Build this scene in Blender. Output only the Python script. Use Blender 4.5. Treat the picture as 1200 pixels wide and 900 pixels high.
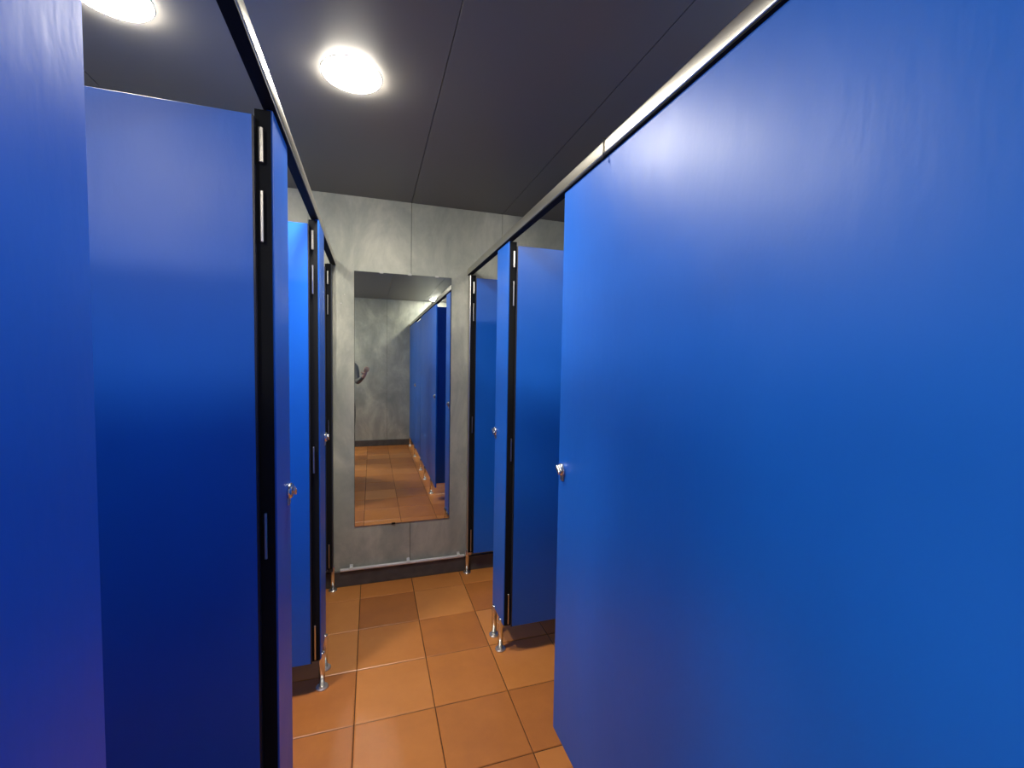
import bpy, bmesh, math, random
from mathutils import Vector, Matrix
random.seed(7)
C = bpy.context.scene
for o in list(bpy.data.objects): bpy.data.objects.remove(o)

# ---------------------------------------------------------------- camera, world, exposure
YAW, PITCH, ROLL, CAMZ, FPX = 0.3124, 0.0508, 0.0167, 1.4959, 509.8
cy, sy = math.cos(YAW), math.sin(YAW); cp, sp = math.cos(PITCH), math.sin(PITCH); cr, sr = math.cos(ROLL), math.sin(ROLL)
F = Vector((sy, cy, 0)); R = Vector((cy, -sy, 0)); U = Vector((0, 0, 1))
F2 = F*cp - U*sp; U2 = U*cp + F*sp; R3 = R*cr + U2*sr; U3 = U2*cr - R*sr
cd = bpy.data.cameras.new('camera'); cam = bpy.data.objects.new('camera', cd); C.collection.objects.link(cam)
m3 = Matrix((R3, U3, -F2)).transposed()
cam.matrix_world = Matrix.Translation((0, 0, CAMZ)) @ m3.to_4x4()
cd.sensor_width = 36; cd.lens = FPX/1200*36; cd.clip_start = 0.01; cd.clip_end = 60
C.camera = cam
w = bpy.data.worlds.new('world'); C.world = w; w.use_nodes = True
w.node_tree.nodes['Background'].inputs[0].default_value = (0.02, 0.022, 0.03, 1)
w.node_tree.nodes['Background'].inputs[1].default_value = 0.2
vs = C.view_settings
vs.view_transform = 'Standard'; vs.look = 'None'; vs.gamma = 1; vs.use_curve_mapping = False; vs.exposure = 0.88
LAMP = 112.0                      # strength of the downlight diffusers

# ---------------------------------------------------------------- dimensions (metres); the aisle runs along +y
YB, YF = 2.998, -1.86             # back wall (with the mirror), wall behind the photographer
XWL, XWR = -1.62, 1.98            # side walls
ZC = 2.533
XL, XR = -0.225, 0.638            # aisle faces of the two cubicle fronts
ZTOP, ZBOT, ZDOOR = 2.085, 0.152, 2.06
TH = 0.014

# ---------------------------------------------------------------- materials
def mat(name, col, rough=.5, metal=0., spec=.5, coat=0., coatr=.1):
    m = bpy.data.materials.new(name); m.use_nodes = True
    b = m.node_tree.nodes['Principled BSDF']
    b.inputs['Base Color'].default_value = (*col, 1); b.inputs['Roughness'].default_value = rough
    b.inputs['Metallic'].default_value = metal; b.inputs['Specular IOR Level'].default_value = spec
    b.inputs['Coat Weight'].default_value = coat; b.inputs['Coat Roughness'].default_value = coatr
    return m, m.node_tree.nodes, m.node_tree.links, b

def noise(n, l, scale, detail=3, vec=(1, 1, 1), rough=.5, coord='Object'):
    tc = n.new('ShaderNodeTexCoord'); mp = n.new('ShaderNodeMapping'); mp.inputs['Scale'].default_value = vec
    t = n.new('ShaderNodeTexNoise'); t.inputs['Scale'].default_value = scale; t.inputs['Detail'].default_value = detail
    t.inputs['Roughness'].default_value = rough
    l.new(tc.outputs[coord], mp.inputs[0]); l.new(mp.outputs[0], t.inputs['Vector']); return t, mp

def ramp(n, l, src, stops):
    r = n.new('ShaderNodeValToRGB'); e = r.color_ramp.elements
    e[0].position, e[0].color = stops[0][0], (*stops[0][1], 1); e[1].position, e[1].color = stops[-1][0], (*stops[-1][1], 1)
    for p, c in stops[1:-1]:
        x = e.new(p); x.color = (*c, 1)
    l.new(src, r.inputs[0]); return r

def bump(n, l, b, src, strength, dist=.002, prev=None):
    u = n.new('ShaderNodeBump'); u.inputs['Strength'].default_value = strength; u.inputs['Distance'].default_value = dist
    l.new(src, u.inputs['Height'])
    if prev: l.new(prev.outputs[0], u.inputs['Normal'])
    l.new(u.outputs[0], b.inputs['Normal']); return u

BLUE, n, l, b = mat('blue_laminate', (.01, .145, .8), .4, spec=.5)
t, _ = noise(n, l, 3.0, 4, (1, 1, .5))
l.new(ramp(n, l, t.outputs[0], [(.3, (.005, .130, .65)), (.7, (.007, .144, .71))]).outputs[0], b.inputs['Base Color'])
t1, _ = noise(n, l, 26, 3, (1, 1, .35)); t2, _ = noise(n, l, 140, 2, (1, 1, .6))
bp = bump(n, l, b, t1.outputs[0], .15, .005); bump(n, l, b, t2.outputs[0], .10, .001, bp)
t3, _ = noise(n, l, 6, 3)
rr = n.new('ShaderNodeMapRange'); rr.inputs['To Min'].default_value = .37; rr.inputs['To Max'].default_value = .47
l.new(t3.outputs[0], rr.inputs[0]); l.new(rr.outputs[0], b.inputs['Roughness'])

WALL, n, l, b = mat('grey_trowelled_panel', (.2, .2, .18), .5)
t, mp = noise(n, l, 3.6, 9, (1, 1, .55), .66)
t.inputs['Distortion'].default_value = .45
l.new(ramp(n, l, t.outputs[0], [(.30, (.28, .305, .27)), (.5, (.42, .44, .375)), (.70, (.63, .635, .53))]).outputs[0], b.inputs['Base Color'])
tb, _ = noise(n, l, 9, 5, (1, 1, .4)); bump(n, l, b, tb.outputs[0], .15, .004)

DARKWALL, n, l, b = mat('dark_joint', (.02, .02, .022), .8)
CEIL, n, l, b = mat('charcoal_ceiling_board', (.185, .178, .165), .42)
t, _ = noise(n, l, 30, 4); bump(n, l, b, t.outputs[0], .06, .002)

TILE, n, l, b = mat('terracotta_tile', (.4, .15, .05), .33)
oi = n.new('ShaderNodeObjectInfo')
t, mp = noise(n, l, 7, 5, (1, 1, 1), .6)
l.new(oi.outputs['Random'], mp.inputs['Location'])
mx = n.new('ShaderNodeMath'); mx.operation = 'MULTIPLY_ADD'; mx.inputs[1].default_value = .6
l.new(oi.outputs['Random'], mx.inputs[0])
sc = n.new('ShaderNodeMath'); sc.operation = 'MULTIPLY'; sc.inputs[1].default_value = .45; l.new(t.outputs[0], sc.inputs[0]); l.new(sc.outputs[0], mx.inputs[2])
l.new(ramp(n, l, mx.outputs[0], [(.12, (.46, .150, .036)), (.5, (.66, .235, .052)), (.88, (.80, .32, .085))]).outputs[0], b.inputs['Base Color'])
tb, _ = noise(n, l, 12, 3); bump(n, l, b, tb.outputs[0], .12, .004)
GROUT, *_ = mat('grout', (.035, .02, .012), .95)
SKIRT, n, l, b = mat('dark_skirting', (.045, .042, .04), .55)
t, _ = noise(n, l, 14, 4); l.new(ramp(n, l, t.outputs[0], [(.3, (.07, .066, .062)), (.7, (.12, .112, .105))]).outputs[0], b.inputs['Base Color'])
RAIL, n, l, b = mat('satin_aluminium', (.62, .6, .55), .32, 1.)
t, _ = noise(n, l, 60, 2, (1, .05, 1)); bump(n, l, b, t.outputs[0], .05, .001)
CHROME, *_ = mat('chrome', (.82, .81, .79), .22, 1.)
FLANGE, *_ = mat('flange_steel', (.85, .84, .8), .38, 1.)
STEEL, *_ = mat('brushed_steel', (.6, .58, .55), .3, 1.)
WPIPE, *_ = mat('white_pipe', (.88, .87, .84), .3)
BLACK, *_ = mat('black_seal_shade', (.008, .009, .011), .8, spec=.2)  # seals and small black parts, also the painted shade under the headrails
DPOST, *_ = mat('dark_anodised_post', (.06, .07, .09), .35, .6)
EDGE, *_ = mat('dark_laminate_core', (.02, .022, .035), .4)
MIRROR, *_ = mat('silvered_glass', (.66, .69, .68), .012, 1.)
GEDGE, *_ = mat('glass_edge', (.07, .09, .08), .15)
TRIM, *_ = mat('white_trim', (.75, .74, .7), .4)
PVC, *_ = mat('clear_clip', (.5, .5, .48), .3)
LIGHT, n, l, b = mat('lit_diffuser', (1, 1, 1), .5)
b.inputs['Emission Color'].default_value = (1., .93, .80, 1); b.inputs['Emission Strength'].default_value = LAMP
SKIN, *_ = mat('skin', (.55, .36, .26), .5)
SWEATER, n, l, b = mat('grey_sweater', (.2, .2, .17), .85)
t, _ = noise(n, l, 90, 2); bump(n, l, b, t.outputs[0], .2, .002)
JEANS, *_ = mat('black_trousers', (.012, .012, .014), .8)
SHOE, *_ = mat('black_shoe', (.01, .01, .01), .5)
HAIR, *_ = mat('dark_hair', (.02, .013, .009), .6)

# ---------------------------------------------------------------- helpers
COL = C.collection
def link(o): COL.objects.link(o); return o
def tag(o, label, cat, group=None):
    o['label'] = label; o['category'] = cat
    if group: o['group'] = group
    return o
def struct(o): o['kind'] = 'structure'; return o
def obj(name, bm, m, parent=None, smooth=False):
    me = bpy.data.meshes.new(name); bm.to_mesh(me); bm.free()
    for x in (m if isinstance(m, (list, tuple)) else [m]): me.materials.append(x)
    if smooth:
        for p in me.polygons: p.use_smooth = True
    o = bpy.data.objects.new(name, me); link(o)
    if parent:
        o.parent = parent; o.matrix_parent_inverse = Matrix.Translation(-parent.location)
    return o
def thing(name, loc, label, cat, group=None):
    o = bpy.data.objects.new(name, None); o.empty_display_size = .1; o.location = loc; link(o)
    return tag(o, label, cat, group)
def box(x0, x1, y0, y1, z0, z1, bev=0., seg=1, bm=None):
    own = bm is None
    t = bmesh.new()
    bmesh.ops.create_cube(t, size=1)
    bmesh.ops.scale(t, vec=(x1-x0, y1-y0, z1-z0), verts=t.verts)
    bmesh.ops.translate(t, vec=((x0+x1)/2, (y0+y1)/2, (z0+z1)/2), verts=t.verts)
    if bev: bmesh.ops.bevel(t, geom=t.edges[:], offset=bev, segments=seg, affect='EDGES', profile=.5)
    if own: return t
    me = bpy.data.meshes.new('t'); t.to_mesh(me); t.free(); bm.from_mesh(me); bpy.data.meshes.remove(me); return bm
def lathe(profile, axis='z', loc=(0, 0, 0), seg=24):
    """profile [(radius, height)], closed on the axis where radius is 0"""
    bm = bmesh.new(); rings = []
    for r, h in profile:
        if r < 1e-6: rings.append([bm.verts.new((0, 0, h))])
        else: rings.append([bm.verts.new((r*math.cos(2*math.pi*i/seg), r*math.sin(2*math.pi*i/seg), h)) for i in range(seg)])
    for a, b2 in zip(rings, rings[1:]):
        for i in range(seg):
            j = (i+1) % seg
            if len(a) == 1 and len(b2) == 1: continue
            if len(a) == 1: bm.faces.new((a[0], b2[i], b2[j]))
            elif len(b2) == 1: bm.faces.new((a[i], a[j], b2[0]))
            else: bm.faces.new((a[i], a[j], b2[j], b2[i]))
    M = Matrix()
    if axis == 'x': M = Matrix.Rotation(math.pi/2, 4, 'Y')
    if axis == '-x': M = Matrix.Rotation(-math.pi/2, 4, 'Y')
    if axis == 'y': M = Matrix.Rotation(-math.pi/2, 4, 'X')
    bmesh.ops.transform(bm, matrix=Matrix.Translation(loc) @ M, verts=bm.verts)
    bmesh.ops.recalc_face_normals(bm, faces=bm.faces)
    return bm
def cyl(r, h0, h1, axis='z', loc=(0, 0, 0), seg=20, bev=.001):
    return lathe([(0, h0), (r-bev, h0), (r, h0+bev), (r, h1-bev), (r-bev, h1), (0, h1)], axis, loc, seg)
def join(bm, other):
    me = bpy.data.meshes.new('t'); other.to_mesh(me); other.free(); bm.from_mesh(me); bpy.data.meshes.remove(me); return bm

# ---------------------------------------------------------------- floor
floor = struct(obj('floor', box(XWL-.1, XWR+.1, YF-.1, YB+.1, -.10, -.0035), GROUT))
T, J, X0T, Y0T = .33, .0032, -.0684, 1.8166
def tile_bm(sx, sy_):
    bm = bmesh.new(); hx, hy, c, d = sx/2, sy_/2, .0035, .0022
    lo = [bm.verts.new((a*hx, b_*hy, -.012)) for a, b_ in ((-1, -1), (1, -1), (1, 1), (-1, 1))]
    mi = [bm.verts.new((a*hx, b_*hy, -d)) for a, b_ in ((-1, -1), (1, -1), (1, 1), (-1, 1))]
    up = [bm.verts.new((a*(hx-c), b_*(hy-c), 0)) for a, b_ in ((-1, -1), (1, -1), (1, 1), (-1, 1))]
    for q in range(4):
        r = (q+1) % 4
        bm.faces.new((lo[q], lo[r], mi[r], mi[q])); bm.faces.new((mi[q], mi[r], up[r], up[q]))
    bm.faces.new(up); bm.faces.new(lo[::-1]); return bm
tcache = {}
for i in range(-6, 8):
    for j in range(-13, 6):
        xa, xb = max(X0T+i*T, XWL), min(X0T+(i+1)*T, XWR); ya, yb = max(Y0T+j*T, YF), min(Y0T+(j+1)*T, YB)
        if xb-xa < .03 or yb-ya < .03: continue
        key = (round(xb-xa, 3), round(yb-ya, 3))
        if key not in tcache:
            me = bpy.data.meshes.new('tile'); bm = tile_bm(xb-xa-J, yb-ya-J); bm.to_mesh(me); bm.free(); me.materials.append(TILE); tcache[key] = me
        o = bpy.data.objects.new('tile', tcache[key]); link(o); o.parent = floor
        o.location = ((xa+xb)/2, (ya+yb)/2, 0)
        o.rotation_euler = (random.uniform(-.0022, .0022), random.uniform(-.0022, .0022), random.uniform(-.002, .002))

# ---------------------------------------------------------------- walls and ceiling, each of boards with open joints
def boards(parent, lo, hi, seams, fn, name, m):
    cuts = [lo] + [s for s in seams if lo+.05 < s < hi-.05] + [hi]
    for a, b_ in zip(cuts, cuts[1:]): obj(name, fn(a+.0014, b_-.0014), m, parent)
SX = [.2505 + .626*k for k in range(-4, 5)]
SY = sorted(YB - .60 - .626*k for k in range(0, 9))
wb = struct(obj('wall_back', box(XWL-.1, XWR+.1, YB+.012, YB+.1, -.1, ZC+.1), DARKWALL))
boards(wb, XWL, XWR, SX, lambda a, b_: box(a, b_, YB, YB+.013, 0, ZC, .0008), 'wall_panel', WALL)
wf = struct(obj('wall_front', box(XWL-.1, XWR+.1, YF-.1, YF-.012, -.1, ZC+.1), DARKWALL))
boards(wf, XWL, XWR, SX, lambda a, b_: box(a, b_, YF-.013, YF, 0, ZC, .0008), 'wall_panel', WALL)
wl = struct(obj('wall_left', box(XWL-.1, XWL-.012, YF-.012, YB+.012, -.1, ZC+.1), DARKWALL))
boards(wl, YF, YB, SY, lambda a, b_: box(XWL-.013, XWL, a, b_, 0, ZC, .0008), 'wall_panel', WALL)
wr = struct(obj('wall_right', box(XWR+.012, XWR+.1, YF-.012, YB+.012, -.1, ZC+.1), DARKWALL))
boards(wr, YF, YB, SY, lambda a, b_: box(XWR, XWR+.013, a, b_, 0, ZC, .0008), 'wall_panel', WALL)
ce = struct(obj('ceiling', box(XWL-.012, XWR+.012, YF-.012, YB+.012, ZC+.012, ZC+.1), DARKWALL))
boards(ce, XWL, XWR, SX, lambda a, b_: box(a, b_, YF, YB, ZC, ZC+.013, .0008), 'ceiling_panel', CEIL)

def skirt(name, x0, x1, y0, y1): return struct(obj(name, box(x0, x1, y0, y1, 0, .105, .003), SKIRT))
skirt('baseboard_back', XWL, XWR, YB-.014, YB)
skirt('baseboard_front', XWL, XWR, YF, YF+.014)
skirt('baseboard_left', XWL, XWL+.014, YF+.014, YB-.014)
skirt('baseboard_right', XWR-.014, XWR, YF+.014, YB-.014)

# ---------------------------------------------------------------- cubicle fronts
def foot(parent, x, y, s):
    """s = +1 on the right row, -1 on the left: the panel lies on that side of the tube"""
    f_ = obj('foot', lathe([(0, .004), (.0135, .004), (.0135, ZBOT+.012), (.0115, ZBOT+.016), (0, ZBOT+.016)], 'z', (x, y, 0), 20), CHROME, parent, True)
    obj('floor_flange', lathe([(0, 0), (.0265, 0), (.0275, .002), (.0270, .006), (.0245, .0085), (.0150, .0095), (.0138, .012), (0, .012)], 'z', (x, y, 0), 24), FLANGE, f_)
    obj('screw', lathe([(0, 0), (.0048, 0), (.004, .003), (0, .004)], '-x' if s > 0 else 'x', (x-s*.012, y, ZBOT-.006), 12), CHROME, f_, True)
    return f_
def latch(parent, x, y, z, s):
    """round latch keeper on the panel face, its slotted thumb turn and the staple below"""
    ax = '-x' if s > 0 else 'x'
    k = obj('latch', lathe([(0, 0), (.0215, 0), (.0225, .002), (.0215, .009), (.018, .0125), (.0150, .0135), (0, .0135)], ax, (x, y, z), 28), CHROME, parent, True)
    bm = box(-.0035, .0035, -.017, .017, -.007, .007, .0015)
    bmesh.ops.transform(bm, matrix=Matrix.Translation((x-s*.0175, y, z)) @ Matrix.Rotation(math.radians(35)*s, 4, 'X'), verts=bm.verts)
    obj('thumb_turn', bm, CHROME, k)
    bm = box(x-.0055, x+.0055, y-.0115, y+.0115, z-.040, z-.012, .0035, 2)
    obj('keeper', bm, STEEL, k)
    return k
def fixed_panel(y0, y1, s, label, post=None, feet=(), knob=None, knobz=1.122, group=None, trims=True, xf=None):
    xf = xf or (XR if s > 0 else XL)
    t_ = thing('fixed_panel', (xf, (y0+y1)/2, 0), label, 'panel', group)
    a, b_ = sorted((xf, xf+s*TH))
    obj('board', box(a, b_, y0+.0015, y1-.0015, ZBOT, ZTOP, .0012), BLUE, t_)
    e = obj('edge_band', box(*sorted((xf+s*.001, xf+s*(TH-.001))), y1-.0017, y1+.0012, ZBOT, ZTOP-.001), BLUE, t_) if trims else None
    if post is not None:
        a, b_ = sorted((xf+s*TH, xf+s*.040))
        ys = (y0, y0+.022) if post < 0 else (y1-.022, y1)
        p_ = obj('edge_post', box(a, b_, ys[0], ys[1], ZBOT-.004, ZTOP-.002, .003, 2), DPOST, t_)
        obj('seal', box(*sorted((xf+s*.004, xf+s*.038)), ys[0]-.003 if post < 0 else ys[1], ys[0] if post < 0 else ys[1]+.003, ZBOT, ZTOP-.004), BLACK, p_)
    for fy in feet: foot(t_, xf+s*.0, fy, s)
    if knob is not None: latch(t_, xf, knob, knobz, s)
    return t_
def hinges(door, y, s, xh):
    """three hinges on the jamb face that looks at the photographer; top one sits right under the corner"""
    for z0, z1 in ((1.955, 2.035), (1.77, 1.89), (1.00, 1.115), (.165, .32)):
        obj('hinge', cyl(.0056 if z0 > 1.9 else .0038, z0, z1, 'z', (xh, y, 0), 10), STEEL, door)
def open_door(yj, s, width, label, xf=None):
    """door leaf standing at right angles to the aisle, hinged on the jamb at y = yj"""
    xf = xf or (XR if s > 0 else XL)
    d = thing('cubicle_door', (xf+s*.044, yj-.006, 0), label, 'door')
    x0 = xf+s*.040; x1 = x0+s*width; a, b_ = sorted((x0, x1))
    obj('leaf', box(a, b_, yj-.016, yj-.002, ZBOT, ZDOOR, .0012), BLUE, d)
    obj('hinge_strip', box(*sorted((x0-s*.004, x0+s*.001)), yj-.0155, yj-.002, ZBOT, ZDOOR-.002), EDGE, d)
    # outside rose of the lock near the free edge
    obj('lock_rose', lathe([(0, 0), (.021, 0), (.020, .004), (.013, .006), (0, .006)], 'y', (x1-s*.045, yj-.0165-.006, 1.11), 24), CHROME, d, True)
    hinges(d, yj-.009, s, xf+s*.023)
    return d
def headrail(name_y0, name_y1, s, label):
    xf = XR if s > 0 else XL
    x0, x1 = sorted((xf-s*.010, xf+s*.022))
    t_ = thing('headrail', (xf, name_y1, ZTOP), label, 'rail')
    obj('tube', box(x0, x1, name_y0, name_y1, ZTOP+.004, ZTOP+.046, .0095 if s < 0 else .006, 4), RAIL, t_, True)
    obj('shade_strip', box(*sorted((xf-s*.0085, xf+s*.0205)), name_y0+.01, name_y1-.01, ZTOP+.0003, ZTOP+.0045), BLACK, t_)  # black sheet across the rail's underside, shade put in as colour
    return t_
def wall_post(s, y0, y1, label, ft):
    xf = XR if s > 0 else -.235
    t_ = thing('wall_post', (xf, (y0+y1)/2, 0), label, 'post')
    obj('profile', box(*sorted((xf, xf+s*.032)), y0, y1, .13, ZTOP, .004, 2), STEEL if s > 0 else DPOST, t_)
    obj('seal', box(*sorted((xf+s*.006, xf+s*.040)), y0-.005 if ft < y1 else y1, y0 if ft < y1 else y1+.005, ZBOT, ZTOP-.004), BLACK, t_)
    foot(t_, xf+s*.004, ft, s)
    return t_

headrail(YF+.002, YB-.002, 1, 'long aluminium headrail over the right row, above the widest blue panel')
headrail(.115, YB-.002, -1, 'rounded aluminium headrail along the tops of the left row of cubicles')

# right row, from the mirror wall towards the photographer
wall_post(1, YB-.058, YB-.002, 'pale metal wall post with round foot just right of the mirror', YB-.042)
wall_post(-1, YB-.058, YB-.002, 'dark metal wall post with round foot just left of the mirror', YB-.042)
open_door(YB-.066, 1, .60, 'open blue door nearest the mirror in the right row')
open_door(YB-.066, -1, .60, 'open blue door nearest the mirror in the left row, a thin sliver beside the wall post', xf=-.235)
fixed_panel(2.055, 2.262, 1, 'narrow upright blue panel on two chrome feet in the right row', -1, (2.098, 2.222), 2.240)
open_door(2.052, 1, .60, 'open blue door between the narrow and the widest panel of the right row')
fixed_panel(-.08, 1.414, 1, 'widest blue panel filling the right of the photo, latch at its left edge', -1, (1.10, .50, .02), 1.381)
fixed_panel(YF+.003, -.772, 1, 'blue panel by the wall behind the photographer, seen far off in the mirror', -1, (YF+.12, -.86), -.80)
# closed door behind the photographer in the right row
d = thing('cubicle_door', (XR, -.425, 0), 'closed blue door of the right row, seen only as a sliver in the mirror', 'door')
obj('leaf', box(XR+.001, XR+.001+TH, -.765, -.108, ZBOT, ZDOOR, .0012), BLUE, d)
hinges(d, -.095, 1, XR+.03)

# left row
fixed_panel(2.045, 2.262, -1, 'slim blue panel with latch and chrome feet, nearest the mirror in the left row', -1, (2.075, 2.205), 2.234, xf=-.215)
open_door(2.042, -1, .60, 'open bright blue door second from the mirror in the left row', xf=-.215)
fixed_panel(1.195, 1.385, -1, 'slim blue panel with latch beside the large open door of the left row', -1, (1.23, 1.35), 1.345)
open_door(1.192, -1, .66, 'large open blue door in the left foreground with a black hinge gap')
fixed_panel(.115, .478, -1, 'blue panel at the left edge of the photo, right beside the camera', -1, (.15, .43), xf=-.233)

# partitions between the cubicles
def partition(x0, x1, y, label, top=ZTOP-.05):
    t_ = thing('partition', ((x0+x1)/2, y, 0), label, 'partition', )
    obj('board', box(x0, x1, y-TH/2, y+TH/2, ZBOT, top, .0012), BLUE, t_)
    for fx in (x0+.35, x1-.25): foot(t_, fx, y-.0195, 1)
    return t_
partition(XR+TH+.002, XWR-.001, 2.16, 'blue partition behind the narrow panel of the right row')
partition(XR+TH+.002, XWR-.001, 1.25, 'blue partition behind the widest panel of the right row', ZTOP-.01)
partition(XR+TH+.03, XWR-.001, -.80, 'blue partition behind the far panel of the right row')
partition(XWL+.001, XL-TH-.006, 2.16, 'blue partition behind the slim panel nearest the mirror in the left row')
partition(XWL+.001, XL-TH-.002, 1.29, 'blue partition behind the large open door of the left row')
partition(XWL+.001, XL-TH-.002, .30, 'blue partition ending the left row beside the camera')

# ---------------------------------------------------------------- mirror
mx0, mx1, mz0, mz1 = -.1074, .5189, .3928, 2.0622
mi = thing('wall_mirror', ((mx0+mx1)/2, YB-.004, mz0), 'tall frameless mirror on the grey wall at the end of the aisle', 'mirror')
obj('backing', box(mx0, mx1, YB-.005, YB-.0005, mz0, mz1), GEDGE, mi)
obj('glass', box(mx0+.0012, mx1-.0012, YB-.0075, YB-.005, mz0+.0012, mz1-.0012, .0006), MIRROR, mi)
for cx, cz in ((.06, mz1), (.24, mz1), (.42, mz1), (.14, mz0)):
    s = 1 if cz > 1 else -1
    bm = box(cx-.012, cx+.012, YB-.0105, YB-.0005, cz-.006, cz+.006, .0015, 2)
    obj('clip', bm, PVC if s > 0 else BLACK, mi)

# ---------------------------------------------------------------- pipe over the skirting
pp = thing('skirting_pipe', (.215, YB-.016, .118), 'thin white pipe clipped along the foot of the grey mirror wall', 'pipe')
obj('tube', cyl(.0105, -.195, .628, 'x', (0, YB-.020, .116), 16), WPIPE, pp, True)
for cx in (-.128, .238, .585):
    obj('clip', join(box(cx-.010, cx+.010, YB-.034, YB-.001, .1265, .130, .0012),
                     box(cx-.010, cx+.010, YB-.004, YB-.001, .128, .141, .001)), WPIPE, pp)

# ---------------------------------------------------------------- small marks
t_ = thing('cable_tie', (XR-.008, 1.13, ZTOP+.02), 'thin dark wire tie wrapped over the right headrail', 'tie')
bm = box(XR-.0135, XR-.0115, 1.128, 1.1305, ZTOP-.012, ZTOP+.047)
bm = join(bm, box(XR-.0135, XR+.024, 1.128, 1.1305, ZTOP+.047, ZTOP+.0485))
obj('strap', bm, BLACK, t_)
bm = box(XR-.0175, XR-.0115, 1.1265, 1.132, ZTOP-.014, ZTOP-.008, .001); obj('tie_head', bm, BLACK, t_)
for z, lb in ((1.905, 'small white screw in the grey wall left of the mirror, the upper one'), (1.85, 'small white screw in the grey wall left of the mirror, the lower one')):
    o = obj('wall_screw', lathe([(0, 0), (.005, 0), (.0045, .002), (0, .004)], 'y', (-.166 if z > 1.88 else -.186, YB-.004, z), 12), TRIM, None, True); tag(o, lb, 'screw')

# ---------------------------------------------------------------- ceiling downlights
def downlight(x, y, label):
    t_ = thing('ceiling_light', (x, y, ZC), label, 'light')
    obj('trim_ring', lathe([(.101, -.0015), (.1045, -.002), (.106, 0), (.101, 0), (.101, -.0015)], 'z', (x, y, ZC), 48), TRIM, t_, True)
    obj('diffuser', lathe([(0, -.020), (.056, -.018), (.086, -.013), (.101, -.005), (.101, -.001), (0, -.001)], 'z', (x, y, ZC), 48), LIGHT, t_, True)
downlight(-.069, 1.75, 'round lit downlight over the aisle, whole in view')
downlight(-.720, 1.60, 'round lit downlight over the left cubicles, cut by the top edge of the photo')
downlight(1.19, .78, 'round lit downlight over the right cubicles, hidden behind the widest panel')
downlight(1.05, -1.55, 'round lit downlight glimpsed above the right headrail in the mirror')
downlight(-1.0, -.38, 'round lit downlight behind the photographer, nearer the aisle')
downlight(-1.34, -.95, 'added round lit downlight behind the photographer, nearer the left wall')  # added unseen lamp, brightens the large open left door

# ---------------------------------------------------------------- the photographer, a sliver at the mirror's left edge
PX, PY = -.398, -.63
person = thing('person', (PX, PY, 0), 'person in grey top with one arm raised, a sliver at the mirror\'s left edge', 'person')
V, E_, RAD = [], [], []
def v(p, r, prev=None):
    V.append(Vector((PX+p[0], PY+p[1], p[2]))); RAD.append(r if isinstance(r, tuple) else (r, r))
    if prev is not None: E_.append((prev, len(V)-1))
    return len(V)-1
pel = v((0, 0, .95), (.135, .105)); wai = v((0, .005, 1.10), (.125, .095), pel); che = v((0, .01, 1.27), (.145, .105), wai)
upc = v((0, 0, 1.40), (.115, .085), che); nek = v((0, .005, 1.475), .055, upc)
hd0 = v((0, .018, 1.545), (.060, .070), nek); hd1 = v((0, .012, 1.62), (.074, .092), hd0); hd2 = v((0, 0, 1.70), (.058, .072), hd1)
for s in (1, -1):                         # legs: hip, thigh, knee, calf, ankle, heel, toe
    hip = v((s*.09, 0, .86), (.088, .092), pel); th = v((s*.105, .005, .68), (.078, .08), hip); kn = v((s*.115, .02, .48), .056, th)
    ca = v((s*.12, -.005, .33), (.054, .056), kn); an = v((s*.125, -.02, .095), .038, ca); ft = v((s*.135, .055, .048), (.040, .036), an); v((s*.145, .135, .036), (.036, .026), ft)
def arm(s, el, wr, dirs, palm):
    sh = v((s*.168, -.005, 1.405), .058, upc); up = v(tuple(Vector((s*.168, -.005, 1.405)).lerp(Vector(el), .5)), .048, sh)
    e = v(el, .041, up); fo = v(tuple(Vector(el).lerp(Vector(wr), .45)), .037, e); w_ = v(wr, .025, fo)
    pm = v(palm, (.030, .016), w_); P = Vector(palm)
    ax, sd, cu = [Vector(q).normalized() for q in dirs]      # finger axis, across the palm, curl direction
    for k, (off, ln) in enumerate(((-.030, .070), (-.010, .080), (.010, .075), (.030, .058))):
        b0 = v(tuple(P+ax*.035+sd*off), .0095, pm); b1 = v(tuple(P+ax*(.035+ln*.5)+sd*off*1.05+cu*.008), .0085, b0)
        v(tuple(P+ax*(.035+ln*.85)+sd*off*1.05+cu*.030), .0072, b1)
    t0 = v(tuple(P-ax*.012-sd*.034+cu*.006), .011, pm); v(tuple(P+ax*.022-sd*.056+cu*.020), .009, t0)
arm(1, (.205, .10, 1.17), (.295, .36, 1.265), ((.3, .35, .75), (.8, -.5, 0), (-.2, -.5, .1)), (.315, .39, 1.31))
arm(-1, (-.225, -.03, 1.10), (-.235, .06, .87), ((0, .18, -1), (0, 1, .1), (1, 0, 0)), (-.232, .085, .80))
me = bpy.data.meshes.new('body'); me.from_pydata([tuple(q) for q in V], E_, [])
body = bpy.data.objects.new('body', me); link(body)
sk = body.modifiers.new('s', 'SKIN'); sk.use_smooth_shade = True; sb = body.modifiers.new('u', 'SUBSURF'); sb.levels = sb.render_levels = 2
for i, r_ in enumerate(RAD): me.skin_vertices[0].data[i].radius = r_
me.skin_vertices[0].data[0].use_root = True
dg = bpy.context.evaluated_depsgraph_get(); dg.update()
me2 = bpy.data.meshes.new_from_object(body.evaluated_get(dg)); body.modifiers.clear(); body.data = me2
me2.materials.clear()
for m_ in (SKIN, SWEATER, JEANS, SHOE): me2.materials.append(m_)
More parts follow.
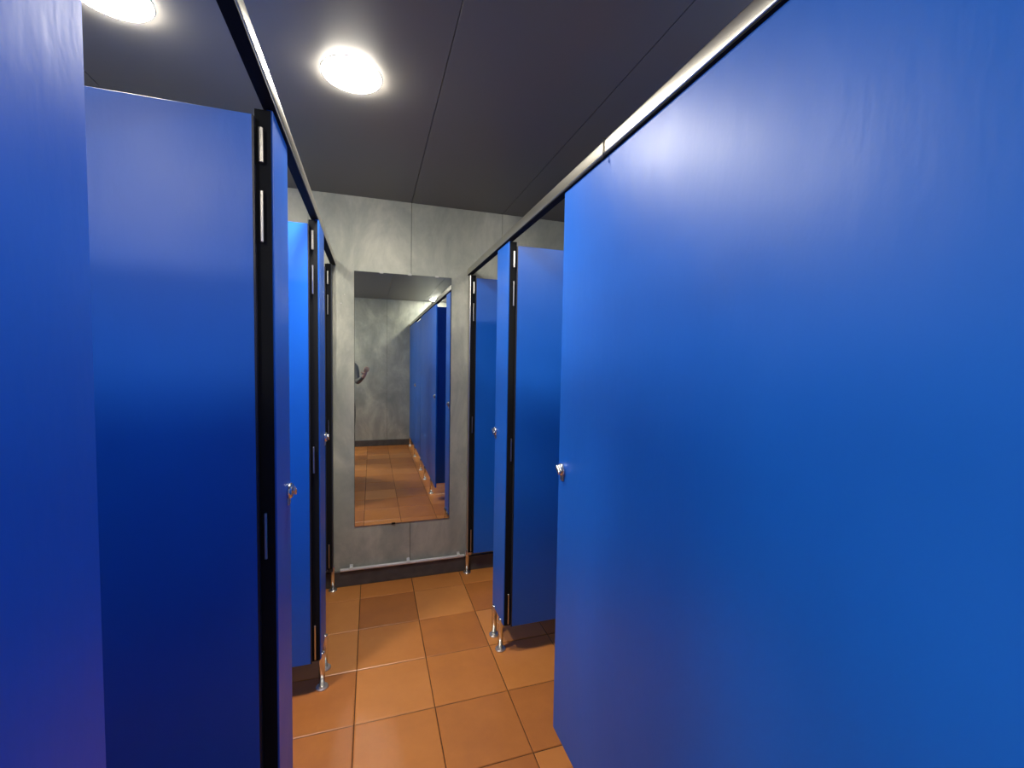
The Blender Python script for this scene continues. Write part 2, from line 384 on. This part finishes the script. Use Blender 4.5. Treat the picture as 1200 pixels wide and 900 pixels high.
for p in me2.polygons:
    c = p.center; q = 1
    if c.z > 1.475 and abs(c.x-PX) < .13: q = 0
    elif c.x-PX > .298 or (c.x-PX > .25 and c.y-PY > .355): q = 0
    elif abs(c.x-PX+.232) < .06 and c.z < .865 and c.y-PY > -.01 and c.x-PX < -.185: q = 0
    elif c.z < .085: q = 3
    elif c.z < .93: q = 2
    p.material_index = q; p.use_smooth = True
body.parent = person; body.matrix_parent_inverse = Matrix.Translation(-person.location)
bm = bmesh.new(); bmesh.ops.create_uvsphere(bm, u_segments=28, v_segments=18, radius=1)
bmesh.ops.delete(bm, geom=[q for q in bm.verts if q.co.z < -.05 and q.co.y > -.25 or q.co.z < -.75 or (q.co.y > .55 and q.co.z < .42)], context='VERTS')
for q in bm.verts: q.co = Vector((PX+q.co.x*.083, PY+.006+q.co.y*.104, 1.655+q.co.z*.105))
hair = obj('hair', bm, HAIR, person, True); so = hair.modifiers.new('t', 'SOLIDIFY'); so.thickness = .008
for s in (1, -1):
    t__ = bmesh.new(); bmesh.ops.create_uvsphere(t__, u_segments=12, v_segments=8, radius=.011); bmesh.ops.translate(t__, vec=(PX+s*.030, PY+.093, 1.628), verts=t__.verts); obj('eye', t__, TRIM, person, True)
bm = bmesh.new(); bmesh.ops.create_cone(bm, segments=10, radius1=.016, radius2=.005, depth=.042, cap_ends=True)
bmesh.ops.transform(bm, matrix=Matrix.Translation((PX, PY+.106, 1.60)) @ Matrix.Rotation(math.radians(18), 4, 'X'), verts=bm.verts); obj('nose', bm, SKIN, person, True)
bm = bmesh.new(); bmesh.ops.create_uvsphere(bm, u_segments=12, v_segments=8, radius=1)
for q in bm.verts: q.co = Vector((PX+q.co.x*.024, PY+.094+q.co.y*.008, 1.562+q.co.z*.007))
obj('mouth', bm, mat('lips', (.35, .12, .10), .5)[0], person, True)
for s in (1, -1):
    bm = bmesh.new(); bmesh.ops.create_uvsphere(bm, u_segments=12, v_segments=8, radius=1)
    for q in bm.verts: q.co = Vector((PX+s*.080+q.co.x*.009, PY+.005+q.co.y*.018, 1.615+q.co.z*.030))
    obj('ear', bm, SKIN, person, True)
